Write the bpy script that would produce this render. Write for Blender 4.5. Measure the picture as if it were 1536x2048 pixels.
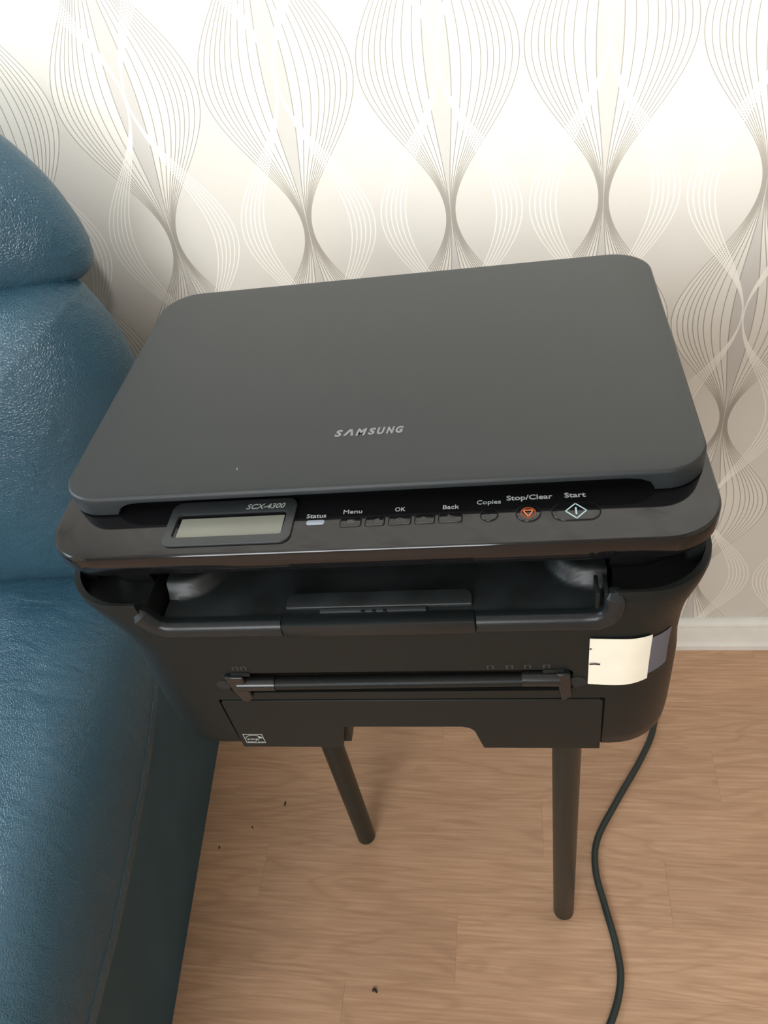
import bpy, bmesh, math, random
from mathutils import Vector, Matrix
from mathutils.noise import noise
for o in list(bpy.data.objects): bpy.data.objects.remove(o)
S = bpy.context.scene
COL = S.collection
PI = math.pi
rnd = random.Random(7)

# ------------------------------------------------------------------ camera
F_PX, YAW, PITCH, ROLL, CAM_H = 1582.24, -0.24858, 0.75217, -0.20382, 1.25
WALL_Y = 0.923
cy, sy, cp, sp = math.cos(YAW), math.sin(YAW), math.cos(PITCH), math.sin(PITCH)
fwd = Vector((sy*cp, cy*cp, -sp)); rgt = Vector((cy, -sy, 0)); up = rgt.cross(fwd)
cr, sr = math.cos(ROLL), math.sin(ROLL)
r2 = cr*rgt + sr*up; u2 = -sr*rgt + cr*up
cam = bpy.data.cameras.new('camera'); camo = bpy.data.objects.new('camera', cam); COL.objects.link(camo)
M = Matrix((r2, u2, -fwd)).transposed().to_4x4(); M.translation = Vector((0, 0, CAM_H))
camo.matrix_world = M
cam.sensor_fit = 'VERTICAL'; cam.sensor_height = 36.0; cam.sensor_width = 27.0; cam.lens = F_PX/2048*36
cam.clip_start = 0.02
S.camera = camo

# ------------------------------------------------------------------ world, lights, exposure
S.view_settings.view_transform = 'Standard'; S.view_settings.look = 'None'
S.view_settings.gamma = 1; S.view_settings.exposure = 0.0; S.view_settings.use_curve_mapping = False
w = bpy.data.worlds.new('world'); S.world = w; w.use_nodes = True
bg = w.node_tree.nodes['Background']; bg.inputs[0].default_value = (0.75, 0.86, 1.0, 1); bg.inputs[1].default_value = 1.2

def area(name, loc, target, sx, sz, power, col):
    l = bpy.data.lights.new(name, 'AREA'); l.shape = 'RECTANGLE'; l.size = sx; l.size_y = sz
    l.energy = power; l.color = col
    o = bpy.data.objects.new(name, l); COL.objects.link(o); o.location = loc
    o.rotation_euler = (Vector(target)-Vector(loc)).to_track_quat('-Z', 'Y').to_euler()
    return o
area('window_daylight', (-0.75, -2.42, 1.60), (-0.4, 0.6, 0.7), 1.5, 1.15, 58, (0.96, 0.98, 1.0))
area('side_window_daylight', (-2.05, 0.15, 1.55), (-.2, 0.35, 0.7), 1.3, 1.1, 24, (0.72, 0.88, 1.0))
sl = bpy.data.lights.new('added_wall_spot', 'SPOT'); sl.energy = 280; sl.color = (0.94, 0.97, 1.0)  # added spot, no ceiling fitting: stands in for sunlight on the upper wall
sl.spot_size = math.radians(58); sl.spot_blend = 0.36; sl.shadow_soft_size = 0.05
so = bpy.data.objects.new('added_wall_spot', sl); COL.objects.link(so); so.location = (0.45, -0.75, 2.25)
so.rotation_euler = (Vector((0.12, WALL_Y, 1.78))-so.location).to_track_quat('-Z', 'Y').to_euler()

# ------------------------------------------------------------------ node helpers
def mat(name, col=(0.5, 0.5, 0.5), rough=0.5, metal=0.0, spec=0.5, coat=0.0, bump=None, var=None):
    """bump=(scale, strength, distance); var=(scale, amount)"""
    m = bpy.data.materials.new(name); m.use_nodes = True
    nt = m.node_tree; b = nt.nodes['Principled BSDF']
    b.inputs['Base Color'].default_value = (*col, 1); b.inputs['Roughness'].default_value = rough
    b.inputs['Metallic'].default_value = metal; b.inputs['Specular IOR Level'].default_value = spec
    if coat: b.inputs['Coat Weight'].default_value = coat; b.inputs['Coat Roughness'].default_value = 0.08
    tc = nt.nodes.new('ShaderNodeTexCoord')
    if bump:
        n = nt.nodes.new('ShaderNodeTexNoise'); n.inputs['Scale'].default_value = bump[0]; n.inputs['Detail'].default_value = 3
        nt.links.new(tc.outputs['Object'], n.inputs['Vector'])
        bp = nt.nodes.new('ShaderNodeBump'); bp.inputs['Strength'].default_value = bump[1]; bp.inputs['Distance'].default_value = bump[2]
        nt.links.new(n.outputs['Fac'], bp.inputs['Height']); nt.links.new(bp.outputs['Normal'], b.inputs['Normal'])
    if var:
        n = nt.nodes.new('ShaderNodeTexNoise'); n.inputs['Scale'].default_value = var[0]; n.inputs['Detail'].default_value = 4
        nt.links.new(tc.outputs['Object'], n.inputs['Vector'])
        r = nt.nodes.new('ShaderNodeValToRGB')
        r.color_ramp.elements[0].position = 0.3; r.color_ramp.elements[1].position = 0.7
        r.color_ramp.elements[0].color = (*[c*(1-var[1]) for c in col], 1); r.color_ramp.elements[1].color = (*[c*(1+var[1]) for c in col], 1)
        nt.links.new(n.outputs['Fac'], r.inputs['Fac']); nt.links.new(r.outputs['Color'], b.inputs['Base Color'])
    return m

class NG:
    def __init__(s, nt): s.nt = nt
    def m(s, op, a, b=None, c=None, clamp=False):
        n = s.nt.nodes.new('ShaderNodeMath'); n.operation = op; n.use_clamp = clamp
        for i, v in enumerate((a, b, c)):
            if v is None: continue
            if isinstance(v, (int, float)): n.inputs[i].default_value = v
            else: s.nt.links.new(v, n.inputs[i])
        return n.outputs[0]
    def mix(s, f, a, b):
        n = s.nt.nodes.new('ShaderNodeMix'); n.data_type = 'RGBA'
        for i, v in ((0, f), (6, a), (7, b)):
            if isinstance(v, (int, float)): n.inputs[i].default_value = v
            elif isinstance(v, tuple): n.inputs[i].default_value = (*v, 1)
            else: s.nt.links.new(v, n.inputs[i])
        return n.outputs[2]

def wallpaper():
    U0, P, V0, V = -0.4315, 0.1759, 0.8486, 0.3342
    m = bpy.data.materials.new('wallpaper_print'); m.use_nodes = True; nt = m.node_tree; g = NG(nt)
    b = nt.nodes['Principled BSDF']; b.inputs['Roughness'].default_value = 0.5; b.inputs['Specular IOR Level'].default_value = 0.3
    tc = nt.nodes.new('ShaderNodeTexCoord'); sx = nt.nodes.new('ShaderNodeSeparateXYZ'); nt.links.new(tc.outputs['Object'], sx.inputs[0])
    u = g.m('DIVIDE', g.m('SUBTRACT', sx.outputs[0], U0), P)
    v = g.m('DIVIDE', g.m('SUBTRACT', sx.outputs[2], V0), V)
    a = g.m('MULTIPLY', g.m('ABSOLUTE', g.m('SUBTRACT', u, g.m('ROUND', u))), 2.0)       # 0 at the column centre .. 1 between columns
    c = g.m('COSINE', g.m('MULTIPLY', v, 2*PI))
    s = g.m('MULTIPLY', g.m('SUBTRACT', 1.0, c), 0.5)                                    # 0 at the waist .. 1 at the bulb
    inv = g.m('SUBTRACT', 1.0, s)
    hw = 0.0066                                                                          # half line width in units of a
    base = (0.60, 0.565, 0.50); cream = (0.665, 0.628, 0.555); silver = (0.515, 0.485, 0.435); line = (0.27, 0.245, 0.20); white = (0.80, 0.765, 0.68)
    env = g.m('ADD', g.m('MULTIPLY', s, 0.91), 0.062)
    inner = g.m('ADD', g.m('MULTIPLY', s, 0.15), 0.005)
    def sm(x, k=260.0): return g.m('ADD', g.m('MULTIPLY', x, k), 0.5, clamp=True)
    inside = sm(g.m('SUBTRACT', env, a)); core = sm(g.m('SUBTRACT', inner, a))
    waist = g.m('SUBTRACT', 1.0, g.m('MULTIPLY', s, 14.0), clamp=True)
    col = g.mix(inside, base, cream)
    col = g.mix(g.m('MULTIPLY', inside, g.m('MAXIMUM', core, waist)), col, silver)
    tot = None
    for t in (.155, .28, .41, .52, .60, .67, .74, .81, .89, .97):
        xk = g.m('ADD', g.m('MULTIPLY', s, t-0.06*t), 0.062*t)
        d = g.m('ABSOLUTE', g.m('SUBTRACT', a, xk)); l = sm(g.m('SUBTRACT', hw, d), 200.0)
        tot = l if tot is None else g.m('MAXIMUM', tot, l)
    col = g.mix(g.m('MULTIPLY', tot, 0.85), col, line)
    tw = None
    for t in (.60, .67, .735, .80, .87, .94):
        xk = g.m('ADD', g.m('MULTIPLY', inv, t), 0.012)
        d = g.m('ABSOLUTE', g.m('SUBTRACT', a, xk)); l = sm(g.m('SUBTRACT', hw*1.15, d), 200.0)
        tw = l if tw is None else g.m('MAXIMUM', tw, l)
    # the white bundle closes to a filled ribbon inside the bulb
    rib = g.m('MULTIPLY', sm(g.m('SUBTRACT', g.m('ADD', g.m('MULTIPLY', inv, .94), 0.012), a)), sm(g.m('SUBTRACT', a, g.m('MULTIPLY', inv, .60))))
    ribm = g.m('MULTIPLY', rib, g.m('SUBTRACT', 1.0, g.m('MULTIPLY', inv, 16.0), clamp=True))
    tw = g.m('MAXIMUM', tw, ribm)
    col = g.mix(g.m('MULTIPLY', tw, 0.9), col, white)
    nz = nt.nodes.new('ShaderNodeTexNoise'); nz.inputs['Scale'].default_value = 900; nt.links.new(tc.outputs['Object'], nz.inputs['Vector'])
    bp = nt.nodes.new('ShaderNodeBump'); bp.inputs['Strength'].default_value = 0.25; bp.inputs['Distance'].default_value = 0.0006
    nt.links.new(nz.outputs['Fac'], bp.inputs['Height']); nt.links.new(bp.outputs['Normal'], b.inputs['Normal'])
    nt.links.new(col, b.inputs['Base Color'])
    return m

def laminate():
    m = bpy.data.materials.new('oak_laminate'); m.use_nodes = True; nt = m.node_tree; g = NG(nt)
    b = nt.nodes['Principled BSDF']; b.inputs['Roughness'].default_value = 0.42; b.inputs['Specular IOR Level'].default_value = 0.35
    tc = nt.nodes.new('ShaderNodeTexCoord'); oi = nt.nodes.new('ShaderNodeObjectInfo')
    off = nt.nodes.new('ShaderNodeVectorMath'); off.operation = 'ADD'
    cx = nt.nodes.new('ShaderNodeCombineXYZ')
    nt.links.new(g.m('MULTIPLY', oi.outputs['Random'], 37.0), cx.inputs[0]); nt.links.new(g.m('MULTIPLY', oi.outputs['Random'], 11.0), cx.inputs[1])
    nt.links.new(tc.outputs['Object'], off.inputs[0]); nt.links.new(cx.outputs[0], off.inputs[1])
    def noise_(scx, scy, sc, det, dist=0.0):
        mp = nt.nodes.new('ShaderNodeMapping'); mp.inputs['Scale'].default_value = (scx, scy, 1)
        nt.links.new(off.outputs[0], mp.inputs[0])
        n = nt.nodes.new('ShaderNodeTexNoise'); n.inputs['Scale'].default_value = sc; n.inputs['Detail'].default_value = det
        n.inputs['Distortion'].default_value = dist; nt.links.new(mp.outputs[0], n.inputs[0]); return n.outputs['Fac']
    fig = noise_(2.2, 15, 1.3, 2, 0.6)
    rings = g.m('MULTIPLY', g.m('ADD', g.m('SINE', g.m('MULTIPLY', fig, 46.0)), 1.0), 0.5)
    rings = g.m('POWER', rings, 3.0)
    fine = noise_(12, 260, 1.0, 5)
    pores = g.m('SUBTRACT', noise_(22, 420, 1.0, 2), 0.60, clamp=True)
    ramp = nt.nodes.new('ShaderNodeValToRGB'); e = ramp.color_ramp.elements
    e[0].position = 0.30; e[0].color = (0.475, 0.278, 0.165, 1); e[1].position = 0.72; e[1].color = (0.60, 0.378, 0.24, 1)
    nt.links.new(fine, ramp.inputs[0])
    col = g.mix(g.m('MULTIPLY', rings, 0.36), ramp.outputs[0], (0.36, 0.205, 0.115))
    col = g.mix(g.m('MULTIPLY', pores, 2.2), col, (0.33, 0.19, 0.10))
    tint = g.m('ADD', g.m('MULTIPLY', oi.outputs['Random'], 0.12), 0.94)
    hs = nt.nodes.new('ShaderNodeHueSaturation'); nt.links.new(col, hs.inputs['Color']); nt.links.new(tint, hs.inputs['Value'])
    nt.links.new(hs.outputs[0], b.inputs['Base Color'])
    return m

def leather():
    m = bpy.data.materials.new('blue_leather'); m.use_nodes = True; nt = m.node_tree; g = NG(nt)
    b = nt.nodes['Principled BSDF']; b.inputs['Roughness'].default_value = 0.30; b.inputs['Specular IOR Level'].default_value = 0.55
    tc = nt.nodes.new('ShaderNodeTexCoord')
    v = nt.nodes.new('ShaderNodeTexVoronoi'); v.feature = 'DISTANCE_TO_EDGE'; v.inputs['Scale'].default_value = 330
    wn = nt.nodes.new('ShaderNodeTexNoise'); wn.inputs['Scale'].default_value = 90
    nt.links.new(tc.outputs['Object'], v.inputs['Vector']); nt.links.new(tc.outputs['Object'], wn.inputs['Vector'])
    # long creases
    mp = nt.nodes.new('ShaderNodeMapping'); mp.inputs['Scale'].default_value = (1.0, 2.6, 1.6); mp.inputs['Rotation'].default_value = (0.2, 0.3, 0.5)
    nt.links.new(tc.outputs['Object'], mp.inputs[0])
    cn = nt.nodes.new('ShaderNodeTexNoise'); cn.inputs['Scale'].default_value = 13; cn.inputs['Detail'].default_value = 3; cn.inputs['Distortion'].default_value = 0.8
    nt.links.new(mp.outputs[0], cn.inputs[0])
    h = g.m('ADD', g.m('MULTIPLY', g.m('MINIMUM', v.outputs['Distance'], 0.25), 1.0), g.m('MULTIPLY', wn.outputs['Fac'], 0.35))
    h = g.m('ADD', h, g.m('MULTIPLY', cn.outputs['Fac'], 2.6))
    bp = nt.nodes.new('ShaderNodeBump'); bp.inputs['Strength'].default_value = 0.55; bp.inputs['Distance'].default_value = 0.0022
    nt.links.new(h, bp.inputs['Height']); nt.links.new(bp.outputs['Normal'], b.inputs['Normal'])
    n = nt.nodes.new('ShaderNodeTexNoise'); n.inputs['Scale'].default_value = 6; nt.links.new(tc.outputs['Object'], n.inputs['Vector'])
    col = g.mix(n.outputs['Fac'], (0.026, 0.078, 0.118), (0.040, 0.105, 0.150)); nt.links.new(col, b.inputs['Base Color'])
    return m

M_WALL = wallpaper(); M_FLOOR = laminate(); M_LEATHER = leather()
M_PANEL = mat('side_fabric', (0.042, 0.090, 0.116), 0.62, spec=.2, bump=(500, .3, .0006), var=(9, .12))
M_PAINT = mat('white_gloss_paint', (0.74, 0.72, 0.66), 0.35, bump=(60, .15, .001), var=(25, .05))
M_PLAIN = mat('plain_wall_paint', (0.74, 0.70, 0.63), 0.8)
M_CEIL = mat('ceiling_paint', (0.85, 0.84, 0.81), 0.9)
M_SUB = mat('floor_underlay', (0.18, 0.10, 0.06), 0.9)
M_LID = mat('textured_black_plastic', (0.020, 0.025, 0.027), 0.46, bump=(2600, .35, .0002))
M_BODY = mat('satin_black_plastic', (0.0125, 0.0145, 0.0135), 0.36, spec=.17, bump=(2200, .3, .0002))
M_LIP = mat('semi_gloss_black_plastic', (0.012, 0.015, 0.016), 0.30, spec=.36, bump=(2200, .2, .0002))
M_GLOSS = mat('piano_black_plastic', (0.008, 0.008, 0.009), 0.07, spec=0.5)
M_TRAY = mat('dusty_black_plastic', (0.020, 0.024, 0.025), 0.44, bump=(1500, .3, .0002), var=(30, .5))
M_BEZEL = mat('dark_grey_bezel', (0.040, 0.045, 0.048), 0.4)
M_LCD = mat('unlit_display', (0.235, 0.24, 0.20), 0.2, var=(30, .06))
M_PRINT = mat('pale_grey_print', (0.50, 0.53, 0.52), 0.5)
M_LOGO = mat('silver_print', (0.27, 0.28, 0.29), 0.4)
M_ICON = mat('dark_grey_print', (0.075, 0.075, 0.075), 0.45)
M_ORANGE = mat('orange_print', (0.95, 0.22, 0.07), 0.5)
M_CYAN = mat('pale_blue_print', (0.52, 0.72, 0.74), 0.5)
M_LED = mat('grey_lens', (0.36, 0.40, 0.48), 0.3)
M_PAPER = mat('cream_paper', (0.90, 0.86, 0.72), 0.75, var=(60, .03))
M_TAPE = mat('grey_cloth_tape', (0.115, 0.120, 0.150), 0.55, bump=(900, .4, .0004))
M_INK = mat('black_ink', (0.01, 0.01, 0.012), 0.6)
M_STEEL = mat('black_glossy_metal', (0.014, 0.015, 0.015), 0.2, spec=0.45)
M_LEG = mat('black_painted_metal', (0.013, 0.017, 0.014), 0.36, spec=.4)
M_TOP = mat('black_table_top', (0.02, 0.02, 0.02), 0.5)
M_CABLE = mat('black_rubber_cable', (0.018, 0.028, 0.026), 0.38)
M_RUB = mat('black_rubber', (0.012, 0.012, 0.012), 0.8)
M_DUST = mat('dark_fluff', (0.03, 0.02, 0.018), 0.9)
M_CRUMB = mat('white_crumb', (0.75, 0.73, 0.68), 0.8)

# ------------------------------------------------------------------ mesh helpers
def obj(name, bm, m, parent=None, smooth=True, angle=35, loc=None):
    bmesh.ops.recalc_face_normals(bm, faces=bm.faces[:])
    me = bpy.data.meshes.new(name); bm.to_mesh(me); bm.free()
    if m: me.materials.append(m)
    if smooth:
        me.polygons.foreach_set('use_smooth', [True]*len(me.polygons))
        me.set_sharp_from_angle(angle=math.radians(angle))
    o = bpy.data.objects.new(name, me); COL.objects.link(o)
    if parent: o.parent = parent
    if loc: o.location = loc
    return o
def empty(name, loc, rz=0):
    o = bpy.data.objects.new(name, None); COL.objects.link(o); o.location = loc; o.rotation_euler = (0, 0, rz); o.empty_display_size = .05
    return o
def tag(o, label=None, cat=None, group=None, kind=None):
    if label: o['label'] = label
    if cat: o['category'] = cat
    if group: o['group'] = group
    if kind: o['kind'] = kind
    return o
def box(bm, x0, x1, y0, y1, z0, z1, bev=0.0, seg=2):
    b = bmesh.new()
    vs = [b.verts.new((x, y, z)) for z in (z0, z1) for x, y in ((x0, y0), (x1, y0), (x1, y1), (x0, y1))]
    for f in ((0, 3, 2, 1), (4, 5, 6, 7), (0, 1, 5, 4), (1, 2, 6, 5), (2, 3, 7, 6), (3, 0, 4, 7)): b.faces.new([vs[i] for i in f])
    if bev: bmesh.ops.bevel(b, geom=b.edges[:], offset=bev, segments=seg, affect='EDGES', profile=0.5)
    me = bpy.data.meshes.new('t'); b.to_mesh(me); b.free(); bm.from_mesh(me); bpy.data.meshes.remove(me)
    return bm
def rrect(x0, x1, y0, y1, r, n=8):
    """counter-clockwise rounded rectangle; r = radius or 4 radii (front-left, front-right, back-right, back-left)"""
    if not isinstance(r, (tuple, list)): r = (r,)*4
    pts = []
    for (cx, cy_, a0, rr) in ((x0+r[0], y0+r[0], PI, r[0]), (x1-r[1], y0+r[1], 1.5*PI, r[1]), (x1-r[2], y1-r[2], 0, r[2]), (x0+r[3], y1-r[3], .5*PI, r[3])):
        for i in range(n+1):
            a = a0+i*PI/2/n; pts.append((cx+rr*math.cos(a), cy_+rr*math.sin(a)))
    return pts
def loft(bm, rings, cap=True):
    """rings: list of lists of 3D points with equal counts"""
    R = [[bm.verts.new(p) for p in r] for r in rings]
    n = len(R[0])
    for a, b in zip(R, R[1:]):
        for i in range(n): bm.faces.new((a[i], a[(i+1) % n], b[(i+1) % n], b[i]))
    if cap: bm.faces.new(R[0][::-1]); bm.faces.new(R[-1])
    return bm
def prism(bm, pts, z0, z1, bev=0.0):
    """plate with outline pts in XY and softened top and bottom edges"""
    cx = sum(p[0] for p in pts)/len(pts); cyy = sum(p[1] for p in pts)/len(pts)
    def off(d):
        n = len(pts); out = []
        for i in range(n):
            p0 = Vector(pts[i-1]); p1 = Vector(pts[i]); p2 = Vector(pts[(i+1) % n])
            t = (p2-p0); 
            if t.length < 1e-9: t = p2-p1
            t.normalize(); nrm = Vector((-t.y, t.x)); out.append(p1+nrm*d)
        return out
    if bev:
        rings = []
        for k in range(4):
            a = k/3*PI/2; o_ = off(bev*(1-math.sin(a))); z = z0+bev*(1-math.cos(a)); rings.append([(p.x, p.y, z) for p in o_])
        for k in range(4):
            a = k/3*PI/2; o_ = off(bev*(1-math.cos(a))); z = z1-bev*(1-math.sin(a)); rings.append([(p.x, p.y, z) for p in o_])
        return loft(bm, rings)
    return loft(bm, [[(x, y, z0) for x, y in pts], [(x, y, z1) for x, y in pts]])
def tube(bm, pts, r, n=14, cap=True):
    pts = [Vector(p) for p in pts]; rings = []
    up_ = Vector((0, 0, 1)); prev = None
    for i, p in enumerate(pts):
        t = (pts[min(i+1, len(pts)-1)]-pts[max(i-1, 0)]).normalized()
        if prev is None:
            a = up_ if abs(t.z) < .9 else Vector((1, 0, 0)); x = t.cross(a).normalized()
        else: x = (prev-t*prev.dot(t)).normalized()
        prev = x; y = t.cross(x); rr = r[i] if isinstance(r, (list, tuple)) else r
        rings.append([p+rr*(math.cos(k*2*PI/n)*x+math.sin(k*2*PI/n)*y) for k in range(n)])
    return loft(bm, rings, cap)
def catmull(pts, sub=10):
    P = [Vector(p) for p in pts]; P = [2*P[0]-P[1]]+P+[2*P[-1]-P[-2]]; out = []
    for i in range(1, len(P)-2):
        for k in range(sub):
            t = k/sub; a, b, c, d = P[i-1:i+3]
            out.append(0.5*((2*b)+(c-a)*t+(2*a-5*b+4*c-d)*t*t+(3*b-a-3*c+d)*t**3))
    out.append(P[-2]); return out
def boolean(o, cutters, op='DIFFERENCE'):
    """cut now, so that only the finished mesh stays in the scene"""
    bpy.context.view_layer.update()
    for c in cutters:
        c.matrix_world = o.matrix_world
        md = o.modifiers.new('cut', 'BOOLEAN'); md.operation = op; md.solver = 'EXACT'; md.object = c
    dg = bpy.context.evaluated_depsgraph_get(); dg.update()
    me = bpy.data.meshes.new_from_object(o.evaluated_get(dg)); old = o.data; o.modifiers.clear(); o.data = me
    bpy.data.meshes.remove(old)
    me.polygons.foreach_set('use_smooth', [True]*len(me.polygons)); me.set_sharp_from_angle(angle=math.radians(30))
    for c in cutters: bpy.data.objects.remove(c)
def cutter(x0, x1, y0, y1, z0, z1, bev=0): return obj('cutter', box(bmesh.new(), x0, x1, y0, y1, z0, z1, bev), None, None, False)
def text_bm(bm, s, h, cx, cy_, z, thick=0.0001, wide=1.0, shear=0.0, bold=0.0, spacing=1.0, width=None, frontal=False):
    """lettering as thin raised print; h = cap height; centred on (cx, cy_)"""
    c = bpy.data.curves.new('t', 'FONT'); c.body = s; c.size = 1.0; c.shear = shear; c.offset = bold; c.space_character = spacing; c.resolution_u = 3
    o = bpy.data.objects.new('t', c); COL.objects.link(o)
    dg = bpy.context.evaluated_depsgraph_get(); me = bpy.data.meshes.new_from_object(o.evaluated_get(dg))
    bpy.data.objects.remove(o); bpy.data.curves.remove(c)
    b = bmesh.new(); b.from_mesh(me); bpy.data.meshes.remove(me)
    xs = [v.co.x for v in b.verts]; x0, x1 = min(xs), max(xs)
    k = h/0.70; kx = (width/(x1-x0)) if width else k*wide
    g = bmesh.ops.extrude_face_region(b, geom=b.faces[:])
    top = [e for e in g['geom'] if isinstance(e, bmesh.types.BMVert)]
    for v in top: v.co.z = 1
    for v in b.verts:
        X, Y, Z = (v.co.x-(x0+x1)/2)*kx, (v.co.y-0.35)*k, (thick if v.co.z > .5 else 0)
        v.co = (cx+X, cy_+Y, z+Z) if not frontal else (cx+X, z-Z, cy_+Y)
    me = bpy.data.meshes.new('t'); b.to_mesh(me); b.free(); bm.from_mesh(me); bpy.data.meshes.remove(me)
def stroke(bm, pts, w, z, t=0.0001, closed=False, frontal=False):
    n = len(pts)
    segs = [(pts[i], pts[(i+1) % n]) for i in range(n if closed else n-1)]
    for a, b in segs:
        a = Vector(a); b = Vector(b); d = (b-a).normalized(); nn = Vector((-d.y, d.x))*w/2; a2 = a-d*w*.35; b2 = b+d*w*.35
        q = [a2+nn, a2-nn, b2-nn, b2+nn]
        if frontal: rr = [[(p.x, z, p.y) for p in q], [(p.x, z-t, p.y) for p in q]]
        else: rr = [[(p.x, p.y, z) for p in q], [(p.x, p.y, z+t) for p in q]]
        loft(bm, rr)

# ------------------------------------------------------------------ the room
RX0, RX1, RY0, RH = -2.15, 2.0, -2.5, 2.4
def wallbox(name, *a, m=M_PLAIN):
    return tag(obj(name, box(bmesh.new(), *a), m, None, False), kind='structure')
wallbox('wall_back', RX0, RX1, WALL_Y, WALL_Y+.1, -.02, RH, m=M_WALL)
wallbox('wall_right', RX1, RX1+.1, RY0-.1, WALL_Y+.1, -.02, RH)
wl = obj('wall_left', box(bmesh.new(), RX0-.1, RX0, RY0-.1, WALL_Y+.1, -.02, RH), M_PLAIN, None, False)
boolean(wl, [cutter(RX0-.3, RX0+.2, -.53, .83, 1.0, 2.17)]); tag(wl, kind='structure')
wf = obj('wall_front', box(bmesh.new(), RX0, RX1, RY0-.1, RY0, -.02, RH), M_PLAIN, None, False)
boolean(wf, [cutter(-1.52, .02, RY0-.3, RY0+.2, 1.0, 2.2)]); tag(wf, kind='structure')
tag(wallbox('ceiling', RX0-.1, RX1+.1, RY0-.1, WALL_Y+.1, RH, RH+.08, m=M_CEIL), kind='structure')
fl = wallbox('floor', RX0-.1, RX1+.1, RY0-.1, WALL_Y+.1, -.06, -.008, m=M_SUB)
def frame_bm(x0, x1, z0, z1, y0, y1, t=.05, mull=True):
    bm = bmesh.new()
    box(bm, x0, x1, y0, y1, z0, z0+t, .004); box(bm, x0, x1, y0, y1, z1-t, z1, .004)
    box(bm, x0, x0+t, y0, y1, z0+t, z1-t, .004); box(bm, x1-t, x1, y0, y1, z0+t, z1-t, .004)
    if mull: box(bm, (x0+x1)/2-t/2, (x0+x1)/2+t/2, y0, y1, z0+t, z1-t, .004)
    return bm
w1 = tag(obj('window_1', frame_bm(-1.52, .02, 1.0, 2.2, RY0-.075, RY0-.02), M_PAINT, None), kind='structure')
bm = frame_bm(-.53, .83, 1.0, 2.17, 0, .055); bmesh.ops.rotate(bm, verts=bm.verts, matrix=Matrix.Rotation(PI/2, 3, 'Z'))
bmesh.ops.translate(bm, verts=bm.verts, vec=(RX0-.02, 0, 0)); tag(obj('window_2', bm, M_PAINT, None), kind='structure')
M_GLASS = mat('window_glass', (0.9, 0.95, 0.95), 0.02); M_GLASS.node_tree.nodes['Principled BSDF'].inputs['Transmission Weight'].default_value = 1.0
obj('pane', box(bmesh.new(), -1.47, -.03, RY0-.052, RY0-.046, 1.05, 2.15), M_GLASS, w1, False)
obj('pane', box(bmesh.new(), RX0-.050, RX0-.044, -.48, .78, 1.05, 2.12), M_GLASS, bpy.data.objects['window_2'], False)
# skirting board: profile swept along x
bm = bmesh.new(); prof = [(0, 0), (-.017, 0), (-.0175, .012), (-.014, .018), (-.0125, .021), (-.0125, .055), (-.0115, .060), (-.0135, .064), (-.0125, .069), (-.008, .0725), (-.002, .0734), (0, .0734)]
loft(bm, [[(x, WALL_Y+p[0], p[1]) for p in prof] for x in (RX0, RX1)])
tag(obj('baseboard_back', bm, M_PAINT, None, True, 30), kind='structure')
bm = bmesh.new(); loft(bm, [[(RX0-p[0], y, p[1]) for p in prof] for y in (RY0, WALL_Y-.018)]); tag(obj('baseboard_left', bm, M_PAINT, None, True, 30), kind='structure')

# laminate strips, each a piece of its own lying in the floor
SW, SL = 0.0925, 0.62
def plank_mesh(L, w=SW): return box(bmesh.new(), 0, L-.0001, 0, w-.0001, -.008, 0, .00018, 1)
pm = {}
JOINT = {0: .184, 1: .006, 2: .283, 3: -.16, -1: -.123, -2: .34, 4: .12}
for row in range(-11, 6):
    y = .4265+SW*row; wd_ = min(SW, WALL_Y-.002-y)
    if wd_ < .01: continue
    x = JOINT.get(row, rnd.uniform(0, SL))-3*SL
    while x < 1.5:
        key = wd_
        if key not in pm:
            o = obj('plank', plank_mesh(SL, wd_), M_FLOOR, fl, False); pm[key] = o.data
        else:
            o = bpy.data.objects.new('plank', pm[key]); COL.objects.link(o); o.parent = fl
        o.location = (x, y, 0); x += SL
yb = .4265-SW*11
# plain floor around the individually laid part
bm = bmesh.new()
box(bm, RX0, RX1, RY0, yb-.0005, -.008, -.0002); box(bm, RX0, -1.9, yb, WALL_Y, -.008, -.0002)
rest = obj('floor_rest', bm, M_FLOOR, fl, False); rest['kind'] = 'stuff'

# ------------------------------------------------------------------ printer
PX, PY, PYAW, PZ = -0.09928, 0.35291, 0.0190, 0.93423
ZO = 0.2285; TABLE_Z = PZ-ZO
pr = tag(empty('printer', (PX, PY, TABLE_Z), PYAW), 'black multifunction laser printer with flat scanner lid standing on a slim legged table', 'printer')
def P(name, bm, m, parent=None, label=None, angle=30, z=True):
    if z:
        for v in bm.verts: v.co.z += ZO
    o = obj(name, bm, m, parent or pr, True, angle)
    if label: o['label'] = label
    return o
def ZC(*a, bev=0): return cutter(a[0], a[1], a[2], a[3], a[4]+ZO, a[5]+ZO, bev)
def bring(hw, yf, yb, r, z, n=10, rb=.02, xc=0.0): return [(x+xc, y, z) for x, y in rrect(-hw, hw, yf, yb, (r, r, rb, rb), n)]
YF = -0.052
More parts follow.
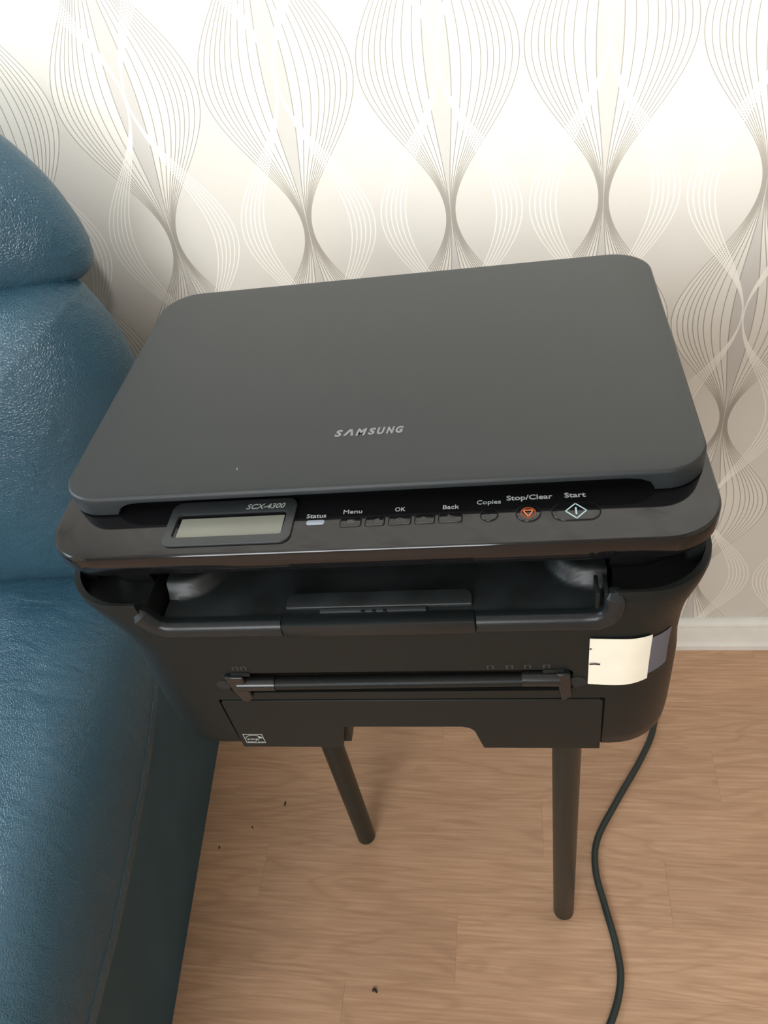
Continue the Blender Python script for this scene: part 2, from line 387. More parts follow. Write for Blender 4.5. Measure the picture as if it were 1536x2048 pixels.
# body
bm = bmesh.new()
prof = [(.185, -.044, .225, -.2225), (.1895, -.0485, .232, -.2210), (.1915, -.0505, .236, -.2170), (.1922, YF+.0005, .24, -.205), (.1925, YF, .245, -.165), (.1925, YF, .248, -.140),
        (.1910, YF, .25, -.120), (.1920, YF, .252, -.100), (.1950, YF, .254, -.083), (.2005, YF, .255, -.070), (.2045, YF, .256, -.060), (.2065, YF, .256, -.052), (.2065, YF+.001, .256, -.049)]
RB = .042
def xcz(z): return .003*min(1, max(0, (-z-.05)/.05))
loft(bm, [bring(hw, yf, yb_, RB, z, xc=xcz(z)) for hw, yf, yb_, z in prof])
def surf_y(x, z):
    """front surface of the body at (x, z)"""
    t = sorted((p[3], p[0]) for p in prof); hw = t[-1][1]
    for (za, ha), (zb, hb) in zip(t, t[1:]):
        if za <= z <= zb: hw = ha+(hb-ha)*(z-za)/(zb-za)
    c = hw+xcz(z)-RB
    if x <= c: return YF
    k = min((x-c)/RB, .995); return YF+RB*(1-math.sqrt(1-k*k))
body = P('body', bm, M_BODY)
# shoulder wells: everything inside the rim is sunk
bm = bmesh.new(); loft(bm, [bring(.2035, YF+.003, .25, .043, z+ZO) for z in (-.059, -.02)])
well = obj('cutter', bm, None, None, False)
# central opening for the paper tray (slanted sides)
bm = bmesh.new(); q = [(-.137, -.0795), (.1415, -.0795), (.146, -.0755), (.1475, -.070), (.149, -.02), (-.158, -.02), (-.150, -.058), (-.1415, -.077)]
loft(bm, [[(x, yy, z+ZO) for x, z in q] for yy in (-.09, .20)]); opening = obj('cutter', bm, None, None, False)
slot = ZC(-.114, .1235, -.09, YF+.010, -.1475, -.1235, bev=.0035)
bm = bmesh.new(); q = [(-.0430, -.30), (.0600, -.30), (.0575, -.2055), (.0535, -.1965), (.047, -.1925), (-.0400, -.1925)]
loft(bm, [[(x, yy, z+ZO) for x, z in q] for yy in (-.09, .02)]); notch = obj('cutter', bm, None, None, False)
pw1 = ZC(-.1275, .1448, -.09, -.0478, -.30, -.1565)
boolean(body, [well, opening, slot, notch, pw1])
# scanner support between body and scanner
bm = bmesh.new(); loft(bm, [bring(hw, yf, .25, .036, z) for hw, yf, z in ((.196, -.022, -.0625), (.197, -.024, -.050), (.199, -.026, -.040), (.199, -.026, -.034))])
neck = P('scanner_support', bm, M_GLOSS)
bm = bmesh.new(); loft(bm, [[(x, yy, z+ZO) for x, z in ((-.150, -.10), (.146, -.10), (.146, -.039), (-.150, -.039))] for yy in (-.09, .16)])
boolean(neck, [obj('cutter', bm, None, None, False)])
# hooks where the scanner unit rests on the rim
for sx in (-1, 1):
    bm = bmesh.new(); box(bm, sx*.196-.005, sx*.196+.005, -.020, .004, -.061, -.036, .0015); P('hinge_block', bm, M_BODY)
bm = bmesh.new(); box(bm, .1885, .194, .055, .085, -.125, -.095, .002); P('side_latch', bm, M_BODY)
# output tray as a moulded height field
bm = bmesh.new(); NX, NY = 170, 70; X0, X1, Y0, Y1 = -.1405, .1445, YF+.0015, .155
def sstep(a, b, x): t = max(0, min(1, (x-a)/(b-a))); return t*t*(3-2*t)
def trayz(x, y_):
    z = -.0690-.006*sstep(-.045, .12, y_)
    for sx, xe in ((1, X1), (-1, X0)):
        dx = abs(x-xe)
        # raised corner block with rounded inner end
        rho = (dx/.0365)**3+(max(0, .022-y_)/.0500)**3 if y_ < .022 else (dx/.0365)**3
        z += .0120*sstep(1.12, .80, rho)
    return z
G = [[bm.verts.new((X0+(X1-X0)*i/NX, Y0+(Y1-Y0)*(j/NY)**1.25, trayz(X0+(X1-X0)*i/NX, Y0+(Y1-Y0)*(j/NY)**1.25))) for i in range(NX+1)] for j in range(NY+1)]
for j in range(NY):
    for i in range(NX): bm.faces.new((G[j][i], G[j][i+1], G[j+1][i+1], G[j+1][i]))
# thickness below
low = [[bm.verts.new((v.co.x, v.co.y, -.083)) for v in rw] for rw in (G[0], G[-1])]
for i in range(NX):
    bm.faces.new((low[0][i], low[0][i+1], G[0][i+1], G[0][i])); bm.faces.new((G[-1][i], G[-1][i+1], low[1][i+1], low[1][i])); bm.faces.new((low[0][i], low[1][i], low[1][i+1], low[0][i+1]))
tray = P('output_tray', bm, M_TRAY, angle=60)
# rounded lip of the tray: a bar across the opening with turned-up ends
def lip_pt(i, n=60):
    pass
path = [(-.1540, -.0560), (-.1510, -.0595), (-.1465, -.0662), (-.1435, -.0705), (-.1380, -.0735)]
path += [(x, -.0735) for x in (-.13, -.1, -.0592)]
def lipbar(path):
    bm = bmesh.new(); h = .0056
    rings = []
    for i, (x, z) in enumerate(path):
        a = Vector(path[max(i-1, 0)]); b = Vector(path[min(i+1, len(path)-1)]); d = (b-a).normalized(); n = Vector((-d.y, d.x))
        c = Vector((x, z)); pr_ = [(-h, YF+.003), (-h, YF-.0022), (-h+.0006, YF-.0030), (-h+.0014, YF-.0032), (h-.0030, YF-.0026), (h-.0004, YF-.0002), (h, YF+.002), (h-.0005, YF+.006), (-h, YF+.006)]
        end = abs(x) > .1462 and (i in (0, len(path)-1))
        rings.append([((c+n*o_*(.55 if end else 1))[0], (YF+.0015 if end and yy < YF+.0015 else yy), (c+n*o_*(.55 if end else 1))[1]) for o_, yy in pr_])
    loft(bm, rings); return bm
P('tray_lip', lipbar(path), M_LIP, angle=40)
path = [(x, -.0735) for x in (.0648, .10, .128)]+[(.1365, -.0732), (.1420, -.0705), (.1450, -.0655), (.1460, -.0590), (.1462, -.0535), (.1463, -.0500)]
P('tray_lip', lipbar(path), M_LIP, angle=40)
for x in (.1365, .1415):
    bm = bmesh.new(); box(bm, x-.0012, x+.0012, YF+.0015, YF+.016, -.064, -.050, .0004); P('tray_rib', bm, M_BODY)
# fold-out extension: front bar and finger plate
bm = bmesh.new(); box(bm, -.0585, .0642, YF-.0040, YF+.007, -.0788, -.0676, .0012); ext = P('extension_flap', bm, M_LIP)
bm = bmesh.new(); prism(bm, rrect(-.0568, .0625, -.0425, -.0310, (.001, .001, .006, .006)), -.0690, -.0655, .0008)
for v in bm.verts: v.co.z += (v.co.y+.04)*.10
P('finger_plate', bm, M_TRAY, ext)
bm = bmesh.new(); box(bm, -.034, .034, -.0460, -.0427, -.0684, -.0664, .0005); P('hinge_strip', bm, M_BEZEL, ext)
for x in (-.006, .001, .008):
    bm = bmesh.new(); box(bm, x-.0012, x+.0012, -.0468, -.0450, -.0685, -.0660, .0005); P('hinge_pin', bm, M_GLOSS, ext)
# lower feed cover with notch
bm = bmesh.new(); q = [(-.1262, -.2222), (-.0465, -.2222), (-.0405, -.1928), (.0465, -.1928), (.0515, -.1945), (.0548, -.1985), (.0602, -.2222), (.1436, -.2222), (.1436, -.1600), (.1415, -.1575), (-.1240, -.1575), (-.1262, -.1595)]
q = q[::-1]
loft(bm, [[(x, yy, z) for x, z in q] for yy in (YF-.0006, YF+.0035)])
cover = P('feed_cover', bm, M_BODY)
bv = cover.modifiers.new('soft_edges', 'BEVEL'); bv.width = .0006; bv.segments = 2; bv.limit_method = 'ANGLE'
# fuser-like guide bar in the slot
bm = bmesh.new(); tube(bm, [(-.0800, YF+.0005, -.1365), (.0915, YF+.0005, -.1345)], .0048, 20); P('guide_bar', bm, M_BODY)
bm = bmesh.new(); tube(bm, [(-.1060, YF+.0005, -.1362), (-.0790, YF+.0005, -.1362)], .0056, 20); P('bar_sleeve', bm, M_STEEL)
bm = bmesh.new(); tube(bm, [(.0905, YF+.0005, -.1325), (.1150, YF+.0005, -.1330)], .0060, 20); P('bar_sleeve', bm, M_STEEL, label='shiny black sleeve')
for x0, x1, lean in ((-.1130, -.0995, .006), (.1125, .1215, -.001)):
    bm = bmesh.new(); q = [(x0, -.1245), (x1, -.1245), (x1+.001, -.1500), (x1-.003, -.1545), (x0+.4*(x1-x0), -.1545), (x0+.0015, -.140)]
    loft(bm, [[(x, yy, z) for x, z in q[::-1]] for yy in (YF-.0035, YF+.006)])
    o = P('bar_bracket', bm, M_STEEL); bv = o.modifiers.new('soft_edges', 'BEVEL'); bv.width = .0014; bv.segments = 3
for x in (-.1005, .112):
    bm = bmesh.new(); box(bm, x-.008, x+.006, YF-.0012, YF+.004, -.1265, -.1225, .0008); P('bar_clip', bm, M_BODY)
bm = bmesh.new(); tube(bm, [(-.1175, YF+.003, -.137), (-.1175, YF-.0004, -.137)], .0052, 20); P('pivot_recess', bm, M_RUB)
bm = bmesh.new(); tube(bm, [(.1265, YF+.003, -.137), (.1265, YF-.0004, -.137)], .0056, 20); P('pivot_recess', bm, M_RUB)
# moulded guide marks above the bar
bm = bmesh.new()
for x, z in ((-.1035, -.1175), (-.0975, -.1175), (.0705, -.1195), (.083, -.1195), (.0945, -.1195), (.1065, -.1195)):
    box(bm, x-.0022, x-.0012, YF-.0003, YF+.001, z-.002, z+.002); box(bm, x+.0012, x+.0022, YF-.0003, YF+.001, z-.002, z+.002); box(bm, x-.0022, x+.0022, YF-.0003, YF+.001, z+.0016, z+.0022)
P('moulded_marks', bm, M_BEZEL)['kind'] = 'stuff'
# energy mark
bm = bmesh.new(); ex, ez, ew, eh = -.1145, -.2095, .0150, .0125; yy = YF-.0006
stroke(bm, [(ex-ew/2, ez-eh/2), (ex+ew/2, ez-eh/2), (ex+ew/2, ez+eh/2), (ex-ew/2, ez+eh/2)], .00045, yy, closed=True, frontal=True)
stroke(bm, [(ex+.0064*math.cos(a), ez+.0002+.0046*math.sin(a)) for a in [PI*(.02+.96*i/16) for i in range(17)]], .0005, yy, frontal=True)
text_bm(bm, 'energy', .0026, ex-.0008, ez-.0004, yy, shear=.35, width=.0100, frontal=True)
st = [(ex+.0050+(.0019 if i % 2 == 0 else .0008)*math.sin(i*PI/5), ez+.0018+(.0019 if i % 2 == 0 else .0008)*math.cos(i*PI/5)) for i in range(10)]
loft(bm, [[(a, yy, b) for a, b in st], [(a, yy-.0001, b) for a, b in st]])
text_bm(bm, 'ENERGY STAR', .0014, ex, ez-.0050, yy, width=.0130, frontal=True, bold=.01)
P('energy_mark', bm, M_PRINT, cover, label='small square pale energy rating mark')
# taped note
bm = bmesh.new()
def strip(x0, x1, z0a, z1a, z0b, z1b, off, t, n=14, m=8, curl=0.0):
    """thin sheet that follows the body: grid front, grid back, closed round the rim"""
    V = []
    for side in (0, 1):
        V.append([[None]*(m+1) for _ in range(n+1)])
        for i in range(n+1):
            for j in range(m+1):
                k = i/n; l = j/m; z0 = z0a+(z0b-z0a)*k; z1 = z1a+(z1b-z1a)*k; z = z0+(z1-z0)*l; x = x0+(x1-x0)*k
                V[side][i][j] = bm.verts.new((x, surf_y(x, z)-off-curl*math.sin(k*PI)*(1.3-l)-(t if side else 0), z))
    for i in range(n):
        for j in range(m):
            for sd in (0, 1):
                q = V[sd]; bm.faces.new((q[i][j], q[i+1][j], q[i+1][j+1], q[i][j+1]) if sd else (q[i][j+1], q[i+1][j+1], q[i+1][j], q[i][j]))
    rim = [(i, 0) for i in range(n)]+[(n, j) for j in range(m)]+[(i, m) for i in range(n, 0, -1)]+[(0, j) for j in range(m, 0, -1)]
    for p, q in zip(rim, rim[1:]+rim[:1]): bm.faces.new((V[0][p[0]][p[1]], V[0][q[0]][q[1]], V[1][q[0]][q[1]], V[1][p[0]][p[1]]))
    return bm
strip(.1560, .1835, -.1340, -.0940, -.1330, -.0960, .0003, .0004)
tape = P('tape', bm, M_TAPE, label='strip of grey cloth tape')
bm = bmesh.new(); strip(.1328, .1705, -.1380, -.0895, -.1375, -.0910, .0010, .0003, curl=.0010)
note = P('paper_note', bm, M_PAPER, label='blank cream paper label')
bm = bmesh.new(); stroke(bm, [(.1334, -.1145), (.1365, -.1143), (.1392, -.1149)], .0011, YF-.0024, .0002, frontal=True); stroke(bm, [(.1331, -.0992), (.1338, -.0992)], .0009, YF-.0018, .0002, frontal=True)
P('ink_mark', bm, M_INK, note)
# feet
for x, y_ in ((-.14, .0), (.14, .0), (-.14, .2), (.14, .2)):
    bm = bmesh.new(); tube(bm, [(x, y_, -ZO), (x, y_, -.221)], .010, 16); P('rubber_foot', bm, M_RUB)

# scanner unit
bm = bmesh.new()
HW, HF, HB = .2085, -.0400, .2640
rr = [(.1995, HF+.009, HB-.004, .028, -.0365), (.204, HF+.004, HB-.002, .031, -.0360), (.2055, HF+.0026, HB-.001, .032, -.0335), (.2058, HF+.0024, HB-.001, .032, -.0300),
      (HW-.0006, HF+.0006, HB, .034, -.0292), (HW, HF, HB, .034, -.0280), (HW, HF, HB, .034, -.0182), (HW-.0004, HF+.0004, HB, .034, -.0170), (HW-.0012, HF+.0012, HB-.001, .033, -.0162), (HW-.0024, HF+.0024, HB-.002, .032, -.0160)]
loft(bm, [bring(a, b, c, d, z, 12, .03) for a, b, c, d, z in rr])
scan = P('scanner_unit', bm, M_GLOSS, label='glossy black scanner housing with control panel')
# lid
bm = bmesh.new(); LW, LF, LB = .2045, -.0020, .2650
rr = [(LW-.0005, LF+.0005, LB, .026, -.0150), (LW, LF, LB, .0265, -.0142), (LW, LF, LB, .0265, -.0030), (LW-.0005, LF+.0004, LB-.0005, .026, -.0014), (LW-.0014, LF+.0013, LB-.0014, .0255, -.0004), (LW-.003, LF+.0028, LB-.003, .025, 0)]
loft(bm, [bring(a, b, c, d, z, 12, .029) for a, b, c, d, z in rr])
lid = P('lid', bm, M_LID, label='flat matt black scanner lid')
bm = bmesh.new(); q = [(-.1665, -.030), (.1740, -.030), (.1725, -.0135), (.1695, -.0085), (.1640, -.0060), (.156, -.0050), (-.148, -.0050), (-.1560, -.0060), (-.1615, -.0085), (-.1650, -.0135)]
loft(bm, [[(x, yy, z+ZO) for x, z in q] for yy in (-.02, .016)]); c1 = obj('cutter', bm, None, None, False)
boolean(lid, [c1])
# brand lettering on the lid
bm = bmesh.new(); zz = .0001
W7 = [('S', 0), ('M', 2), ('S', 3), ('U', 4), ('N', 5), ('G', 6)]
bx0, bx1, by, bh = -.0240, .0218, .0508, .0068
px_ = [0, .0069, .0148, .0235, .0298, .0363, .0428]; wd = [.0054, .0062, .0078, .0054, .0056, .0056, .0054]
tot = px_[-1]+wd[-1]
for ch, i in W7:
    text_bm(bm, ch, bh*(.96 if ch in 'MUN' else .93), bx0+(px_[i]+wd[i]/2)*(bx1-bx0)/tot, by+(px_[i]/tot-.5)*.0003, zz, shear=.22, bold=.045, width=wd[i]*(bx1-bx0)/tot)
i = 1; ax = bx0+px_[1]*(bx1-bx0)/tot; aw = wd[1]*(bx1-bx0)/tot; hh = bh/2*.98; tk = .0019; shx = .0012
top_x = ax+.56*aw+shx*.6
outline = [(ax-.0010, by-hh), (ax-.0010+tk, by-hh), (top_x+.0001, by+hh*.42), (ax+aw-tk+.0002, by-hh), (ax+aw+.0002, by-hh), (top_x+tk*.55, by+hh), (top_x-tk*.55, by+hh)]
loft(bm, [[(a, b, zz) for a, b in outline], [(a, b, zz+.0001) for a, b in outline]])
P('brand_lettering', bm, M_LOGO, lid, label='grey capital lettering')
bm = bmesh.new(); tube(bm, [(-.0852, .0215, .0001), (-.0848, .0198, .0001), (-.0842, .0190, .0001)], .0002, 6); P('scratch', bm, M_PRINT, lid)

ZP = -.0160
# display bezel
bm = bmesh.new(); prism(bm, rrect(-.1280, -.0445, -.0325, .0062, .007, 8), ZP-.0005, ZP+.0016, .0005)
bez = P('display_bezel', bm, M_BEZEL, label='dark grey display surround')
bm = bmesh.new(); prism(bm, rrect(-.1225, -.0500, -.0258, -.0050, .003, 6), ZP+ZO+.0001, ZP+ZO+.02)
boolean(bez, [obj('cutter', bm, None, None, False)])
bm = bmesh.new(); prism(bm, rrect(-.1222, -.0503, -.0255, -.0053, .003, 6), ZP-.0002, ZP+.0003)
P('display_recess', bm, M_GLOSS, bez)
bm = bmesh.new(); box(bm, -.1195, -.0512, -.0250, -.0085, ZP+.0002, ZP+.0006); P('display_screen', bm, M_LCD, bez, label='blank grey-green screen')
bm = bmesh.new(); text_bm(bm, 'SCX-4300', .0044, -.0648, -.0008, ZP+.0017, shear=.25, bold=.012, width=.0255); P('display_lettering', bm, M_PRINT, bez)
# status light and labels
bm = bmesh.new(); prism(bm, rrect(-.0362, -.0246, -.0182, -.0143, .0017, 6), ZP-.0003, ZP+.0006, .0003); P('status_light', bm, M_LED, scan, label='pale grey status light')
z_ = ZP+.0001
for s, x, y_, wdt in (('Status', -.0306, -.0103, .0125), ('Menu', -.0078, -.0079, .0118), ('OK', .0219, -.0078, .0064), ('Back', .0530, -.0077, .0098), ('Copies', .0758, -.0050, .0144)):
    bm = bmesh.new(); text_bm(bm, s, .0035, x, y_, z_, width=wdt, bold=.006); P('printed_word', bm, M_PRINT, scan)
for s, x, y_, wdt in (('Stop/Clear', .1000, -.0024, .0272), ('Start', .1268, -.0022, .0124)):
    bm = bmesh.new(); text_bm(bm, s, .0040, x, y_, z_, width=wdt, bold=.018); P('printed_word', bm, M_PRINT, scan)
def button(x0, x1, yc, h, r, lab, icon=None, mi=M_ICON):
    bm = bmesh.new(); prism(bm, rrect(x0-.0005, x1+.0005, yc-h/2-.0005, yc+h/2+.0005, r+.0004, 8), ZP-.0005, ZP+.0002, .0001)
    o = P('button', bm, M_RUB, scan, label=lab)
    bm = bmesh.new(); prism(bm, rrect(x0, x1, yc-h/2, yc+h/2, r, 8), ZP-.0005, ZP+.0008, .0005); P('button_cap', bm, M_GLOSS, o)
    if icon:
        bm = bmesh.new(); icon(bm, (x0+x1)/2, yc, ZP+.0008); P('button_symbol', bm, mi, o)
def ic_menu(bm, x, y_, z):
    box(bm, x-.0020, x+.0016, y_-.0016, y_+.0016, z, z+.0001); stroke(bm, [(x+.0018, y_-.0012), (x+.0024, y_+.0012)], .0005, z)
def ic_left(bm, x, y_, z): stroke(bm, [(x+.0022, y_-.0016), (x+.0022, y_+.0016)], .0006, z); stroke(bm, [(x+.0016, y_+.0012), (x-.0006, y_), (x+.0016, y_-.0012)], .0005, z)
def ic_star(bm, x, y_, z):
    for k in range(4):
        a = k*PI/4; stroke(bm, [(x-.0019*math.cos(a), y_-.0017*math.sin(a)), (x+.0019*math.cos(a), y_+.0017*math.sin(a))], .0004, z)
def ic_right(bm, x, y_, z): stroke(bm, [(x-.0016, y_+.0013), (x+.0014, y_), (x-.0016, y_-.0013)], .0006, z)
def ic_back(bm, x, y_, z): stroke(bm, [(x-.0020, y_-.0014), (x+.0006, y_-.0014), (x+.0018, y_-.0004), (x+.0016, y_+.0008), (x-.0016, y_+.0010)], .0006, z); stroke(bm, [(x-.0004, y_+.0022), (x-.0019, y_+.0010), (x-.0004, y_)], .0005, z)
def ic_stop(bm, x, y_, z):
    stroke(bm, [(x+.0041*math.cos(k*PI/16), y_+.0041*math.sin(k*PI/16)) for k in range(32)], .0008, z, closed=True)
    stroke(bm, [(x-.0030, y_+.0020), (x+.0030, y_+.0020), (x, y_-.0033)], .0007, z, closed=True)
def ic_start(bm, x, y_, z):
    stroke(bm, [(x-.0060, y_), (x, y_-.0061), (x+.0060, y_), (x, y_+.0061)], .00075, z, closed=True); stroke(bm, [(x, y_-.0026), (x, y_+.0026)], .00095, z)
BY, BH = -.0173, .0074
button(-.0145, -.0016, BY, BH, .0012, 'menu button, leftmost of the row', ic_menu)
button(.0012, .0128, BY, BH, .0012, 'left arrow button', ic_left)
button(.0155, .0290, BY, BH, .0012, 'confirm button with a small star', ic_star)
button(.0316, .0434, BY, BH, .0012, 'right arrow button', ic_right)
button(.0458, .0598, BY, BH, .0012, 'back button with a return arrow', ic_back)
button(.0708, .0810, -.0163, .0102, .00505, 'small round copies button')
button(.0918, .1058, -.0163, .0140, .0069, 'round stop button with orange symbol', ic_stop, M_ORANGE)
button(.1125, .1400, -.0165, .0145, .0071, 'oval start button with pale blue diamond', ic_start, M_CYAN)

# ------------------------------------------------------------------ table under the printer
tx, ty = -.094, .579
tb = tag(empty('side_table', (tx, ty, 0)), 'small table with straight slim black tubular legs carrying the printer', 'table')
bm = bmesh.new(); circ = [(.203*math.cos(k*2*PI/64), .203*math.sin(k*2*PI/64)) for k in range(64)]
prism(bm, circ, TABLE_Z-.022, TABLE_Z, .003); obj('table_top', bm, M_TOP, tb)
for fx, fy_ in ((-.2754, .5389), (.0320, .4420), (-.0378, .7567)):
    bm = bmesh.new(); x, y_ = fx-tx, fy_-ty
    tube(bm, [(x, y_, .0), (x, y_, .0015), (x, y_, TABLE_Z-.022)], [.0133, .0145, .0158], 28); lg = obj('leg', bm, M_LEG, tb)
    bm = bmesh.new(); tube(bm, [(x, y_, TABLE_Z-.034), (x, y_, TABLE_Z-.0221)], .028, 28); obj('leg_flange', bm, M_LEG, lg)

# ------------------------------------------------------------------ power cable
pts = [(-.02, .615, .80), (.0, .70, .80), (.06, .84, .70), (.13, .875, .40), (.19, .85, .05), (.205, .79, .0052), (.194, .735, .0052), (.168, .682, .0052), (.125, .612, .0052), (.089, .548, .0052), (.082, .500, .0052), (.091, .450, .0052), (.102, .395, .0052), (.103, .350, .0052), (.085, .300, .0052), (.05, .25, .0052), (.0, .20, .0052), (-.08, .14, .0052), (-.12, .02, .0052)]
bm = bmesh.new(); tube(bm, catmull(pts, 10), .0050, 14)
tag(obj('power_cable', bm, M_CABLE, None), 'black power cable curving over the floor right of the table', 'cable')

# ------------------------------------------------------------------ blue leather armchair (local: +s outwards to the right, +t towards its front, z up)
A0 = Vector((-.573, .72, 0)); dT = Vector((.10770, -.99418, 0)); nS = Vector((.99418, .10770, 0))
ch = tag(empty('armchair', A0), 'blue leather armchair with plump back cushions beside the printer', 'armchair')
def CL(s, t, z): return nS*s+dT*t+Vector((0, 0, z))
def interp(tab, x):
    if x <= tab[0][0]: return tab[0][1]
    for (a, b), (c, d) in zip(tab, tab[1:]):
        if x <= c: k = (x-a)/(c-a); k = k*k*(3-2*k)*.35+k*.65; return b+(d-b)*k
    return tab[-1][1]
SEAM = [(-.02, .46), (.05, .418), (.10, .392), (.16, .368), (.23, .350), (.30, .340), (.37, .333), (.45, .329), (.53, .334), (.62, .342)]
SO = .034
T0, T1 = -.03, .70
# side panel
bm = bmesh.new(); rings = []
NT = 46
for i in range(NT+1):
    t = T0-.08+(T1-T0+.08)*i/NT; zt = interp(SEAM, t)-.002
    sec = []
    for k in range(9):
        q_ = k/8; sec.append(CL(SO*q_**1.1-.001+.003*math.sin(q_*PI)*math.sin(t*9), t, zt*q_))
    sec += [CL(-.10, t, zt), CL(-.10, t, 0)]
    rings.append(sec)
loft(bm, rings); obj('side_panel', bm, M_PANEL, ch, True, 50)
# arm pad
def pad(bm, smin, smax, tt0, tt1, topz, seam, puff=1.0, nu=40, nv=70, mirror=False):
    rings = []
    for i in range(nv+1):
        k = i/nv; t = tt0+(tt1-tt0)*k; ends = 1.0
        if k > .86: ends = math.sqrt(max(0, 1-((k-.86)/.14)**2))*.55+.45
        zs = seam(t); zt = zs+(topz(t)-zs)*ends
        sec = []
        for j in range(nu+1):
            a = PI*j/nu; cs, sn = math.cos(a), math.sin(a); e = .62
            s_ = (smin+smax)/2+(smax-smin)/2*math.copysign(abs(cs)**e, cs)
            z = zs+(zt-zs)*abs(sn)**.75
            z += .004*noise(Vector((s_*14, t*9, 1.3)))*sn
            s2 = s_
            sec.append(CL(s2, t, z))
        sec.append(CL(smin, t, zs-.03)); sec.append(CL(smax-.006, t, zs-.03))
        rings.append(sec)
    loft(bm, rings)
bm = bmesh.new(); pad(bm, -.205, SO+.004, T0-.07, T1, lambda t: .505-.10*t, lambda t: interp(SEAM, t))
obj('arm_pad', bm, M_LEATHER, ch, True, 70)
bm = bmesh.new(); tube(bm, [CL(SO+.0035, T0-.05+(T1-T0+.03)*i/60, interp(SEAM, T0-.05+(T1-T0+.03)*i/60)) for i in range(61)], .0016, 8)
obj('piping', bm, M_LEATHER, ch)
# seat, far arm, base (left of the frame)
bm = bmesh.new(); rings = []
for i in range(31):
    t = -.06+.78*i/30
    rings.append([CL(-.215-.52*j/24, t, .36+.055*math.sin(PI*j/24)**.6*(1-(i/30)**8)) for j in range(25)]+[CL(-.735, t, .20), CL(-.215, t, .20)])
loft(bm, rings); obj('seat_cushion', bm, M_LEATHER, ch, True, 60)
bm = bmesh.new(); pad(bm, -.98, -.745, T0-.07, T1, lambda t: .478-.055*t, lambda t: interp(SEAM, t)-.02, nu=20, nv=30); obj('arm_pad', bm, M_LEATHER, ch, True, 70)
bm = bmesh.new(); rings = [[CL(s_, t, z) for s_, t in ((-.975, -.13), (-.10, -.13), (-.10, .66), (-.975, .66))] for z in (.0, .21)]
loft(bm, rings); obj('base', bm, M_PANEL, ch, False)
# back cushions, inflated outlines: outline as (x, z) in the plane y = BKY
def cushion(name, outline, c, y0, thick_f, thick_b, power=2.3, nr=26, amp=.004, seed=0, tilt=0.0):
    pts = catmull([(x, 0, z) for x, z in outline]+[(outline[0][0], 0, outline[0][1])], 10)[:-1]
    n = len(pts); bm = bmesh.new(); cx, cz = c
    ring2 = [(p.x, p.z) for p in pts]
    def edge_d(x, z):
        """smooth distance to the outline: exact near a straight edge, without ridges in the corners"""
        best = 9; acc = 0
        for (ax_, az), (bx_, bz) in zip(ring2, ring2[1:]+ring2[:1]):
            dx, dz = bx_-ax_, bz-az; L2 = dx*dx+dz*dz
            if L2 < 1e-12: continue
            k = max(0, min(1, ((x-ax_)*dx+(z-az)*dz)/L2)); q_ = (x-ax_-k*dx)**2+(z-az-k*dz)**2
            if q_ < best: best = q_
            mx, mz = x-ax_-dx/2, z-az-dz/2; acc += math.sqrt(L2)/max(mx*mx+mz*mz, 1e-8)**1.5
        e = math.sqrt(best); sm_ = math.sqrt(2/acc) if acc else 0
        k = max(0, min(1, (e-.006)/.014)); return e*(1-k)+sm_*k
    cache = {}
    def pos(i, r, side):
        p = pts[i]; x = cx+(p.x-cx)*r; z = cz+(p.z-cz)*r
        key = (i, round(r, 5))
        if key not in cache: cache[key] = 0 if r > .9999 else edge_d(x, z)
        e = 1-min(cache[key]/power, 1.0)
        d = (math.sqrt(max(0, 1-e*e))*.8+(1-r*r)*.2)*(thick_f if side < 0 else thick_b)
        yv = y0+side*d+tilt*(z-cz)
        yv += amp*noise(Vector((x*9+seed, z*7, seed)))*(1-r**6)
        # tucks radiating from the lower edge
        return Vector((x, yv, z))-A0
    rr_ = [1-(1-k/nr)**1.7 for k in range(1, nr+1)]
    cf = bm.verts.new(pos(0, 0.0, -1)); cb = bm.verts.new(pos(0, 0.0, 1))
    RF = [[bm.verts.new(pos(i, r, -1)) for i in range(n)] for r in rr_]
    RB = [[bm.verts.new(pos(i, r, 1)) for i in range(n)] for r in rr_[:-1]]+[RF[-1]]
    for R_, cc in ((RF, cf), (RB, cb)):
        for i in range(n): bm.faces.new((cc, R_[0][i], R_[0][(i+1) % n]))
        for a, b in zip(R_, R_[1:]):
            for i in range(n): bm.faces.new((a[i], a[(i+1) % n], b[(i+1) % n], b[i]))
    inner_v = [cf, cb]+[v for r_ in RF[:-2] for v in r_]+[v for r_ in RB[:-2] for v in r_]
    for _ in range(30): bmesh.ops.smooth_vert(bm, verts=inner_v, factor=.5, use_axis_x=False, use_axis_y=True, use_axis_z=False)
    return obj(name, bm, M_LEATHER, ch, True, 80)
BKY = .75
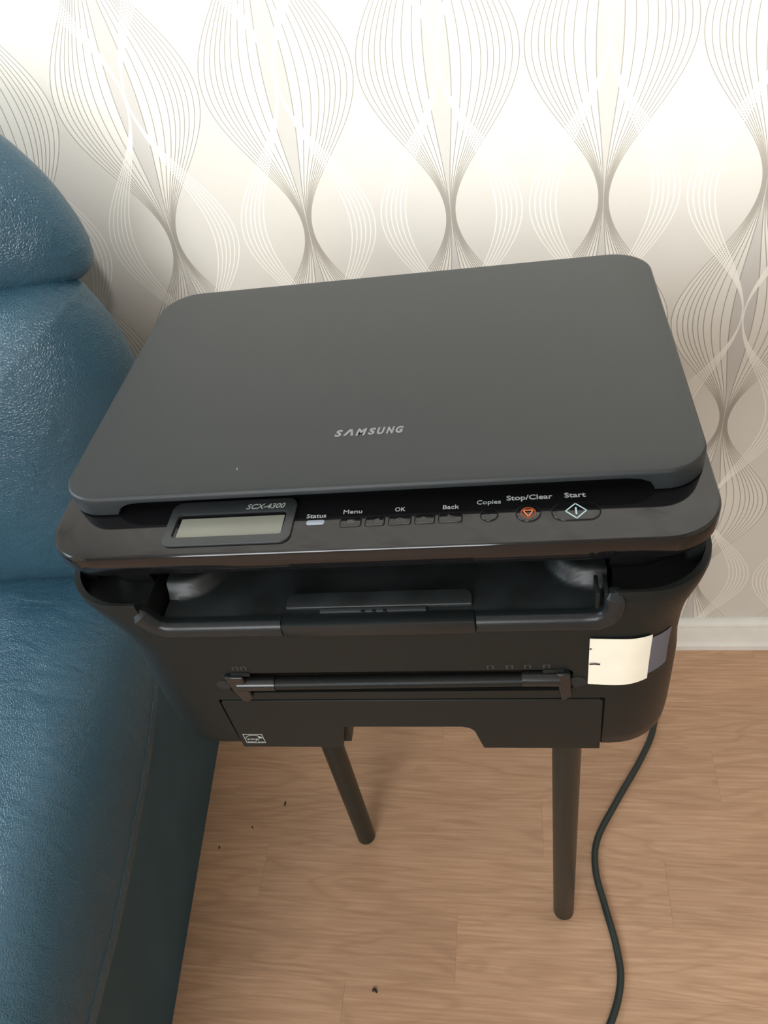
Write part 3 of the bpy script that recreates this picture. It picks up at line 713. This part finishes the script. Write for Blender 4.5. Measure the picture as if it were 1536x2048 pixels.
up_out = [(-.452, .925), (-.4555, .952), (-.466, .985), (-.480, 1.012), (-.505, 1.045), (-.560, 1.085), (-.70, 1.115), (-.98, 1.10), (-1.13, 1.06), (-1.165, .98), (-1.13, .90), (-.95, .885), (-.70, .880), (-.56, .882), (-.49, .886), (-.459, .900)]
cushion('head_cushion', up_out, (-.78, .985), BKY+.012, .085, .07, power=.11, seed=2.1)
lo_out = [(-.466, .890), (-.4525, .855), (-.4445, .815), (-.4455, .770), (-.458, .70), (-.468, .60), (-.485, .52), (-.53, .475), (-.70, .46), (-1.0, .46), (-1.14, .50), (-1.17, .70), (-1.14, .86), (-1.02, .905), (-.80, .915), (-.60, .913), (-.51, .909), (-.484, .902)]
cushion('back_cushion', lo_out, (-.78, .68), BKY-.012, .135, .08, power=.19, seed=5.0, amp=.006)

# ------------------------------------------------------------------ specks
def speck(name, loc, pts, r, m, label, cat='speck', group=None):
    bm = bmesh.new(); tube(bm, catmull([(a, b, r) for a, b in pts], 4), [r*(.5+.5*math.sin(PI*k/(len(pts)*4-4)))+.0002 for k in range((len(pts)-1)*4+1)], 7)
    o = obj(name, bm, m, None); o.location = loc; tag(o, label, cat, group)

GF = 'dark specks of fluff on the floor'
speck('speck_of_fluff', (-.423, .588, 0), [(0, -.004), (.0006, 0), (0, .004)], .0011, M_DUST, 'small dark upright speck on the floor, nearest the left table leg', group=GF)
speck('speck_of_fluff', (-.471, .545, 0), [(-.001, .0015), (.0, 0), (.0012, -.0015)], .0009, M_DUST, 'tiny dark speck on the floor, middle one of the three by the armchair', group=GF)
speck('speck_of_fluff', (-.520, .509, 0), [(-.0005, .002), (.0006, 0), (.0004, -.002)], .0010, M_DUST, 'tiny dark speck on the floor right against the armchair side', group=GF)
speck('speck_of_fluff', (-.235, .318, 0), [(-.0035, -.001), (-.002, .0022), (.0005, .0005), (.003, -.0022)], .0016, M_DUST, 'dark curled bit of fluff on the floor at the bottom of the photo', group=GF)
speck('crumb', (-.632, .482, .4665), [(-.0022, -.0008), (0, .0004), (.0022, .0010)], .0016, M_CRUMB, 'tiny white crumb lying on the blue leather armrest', 'crumb')
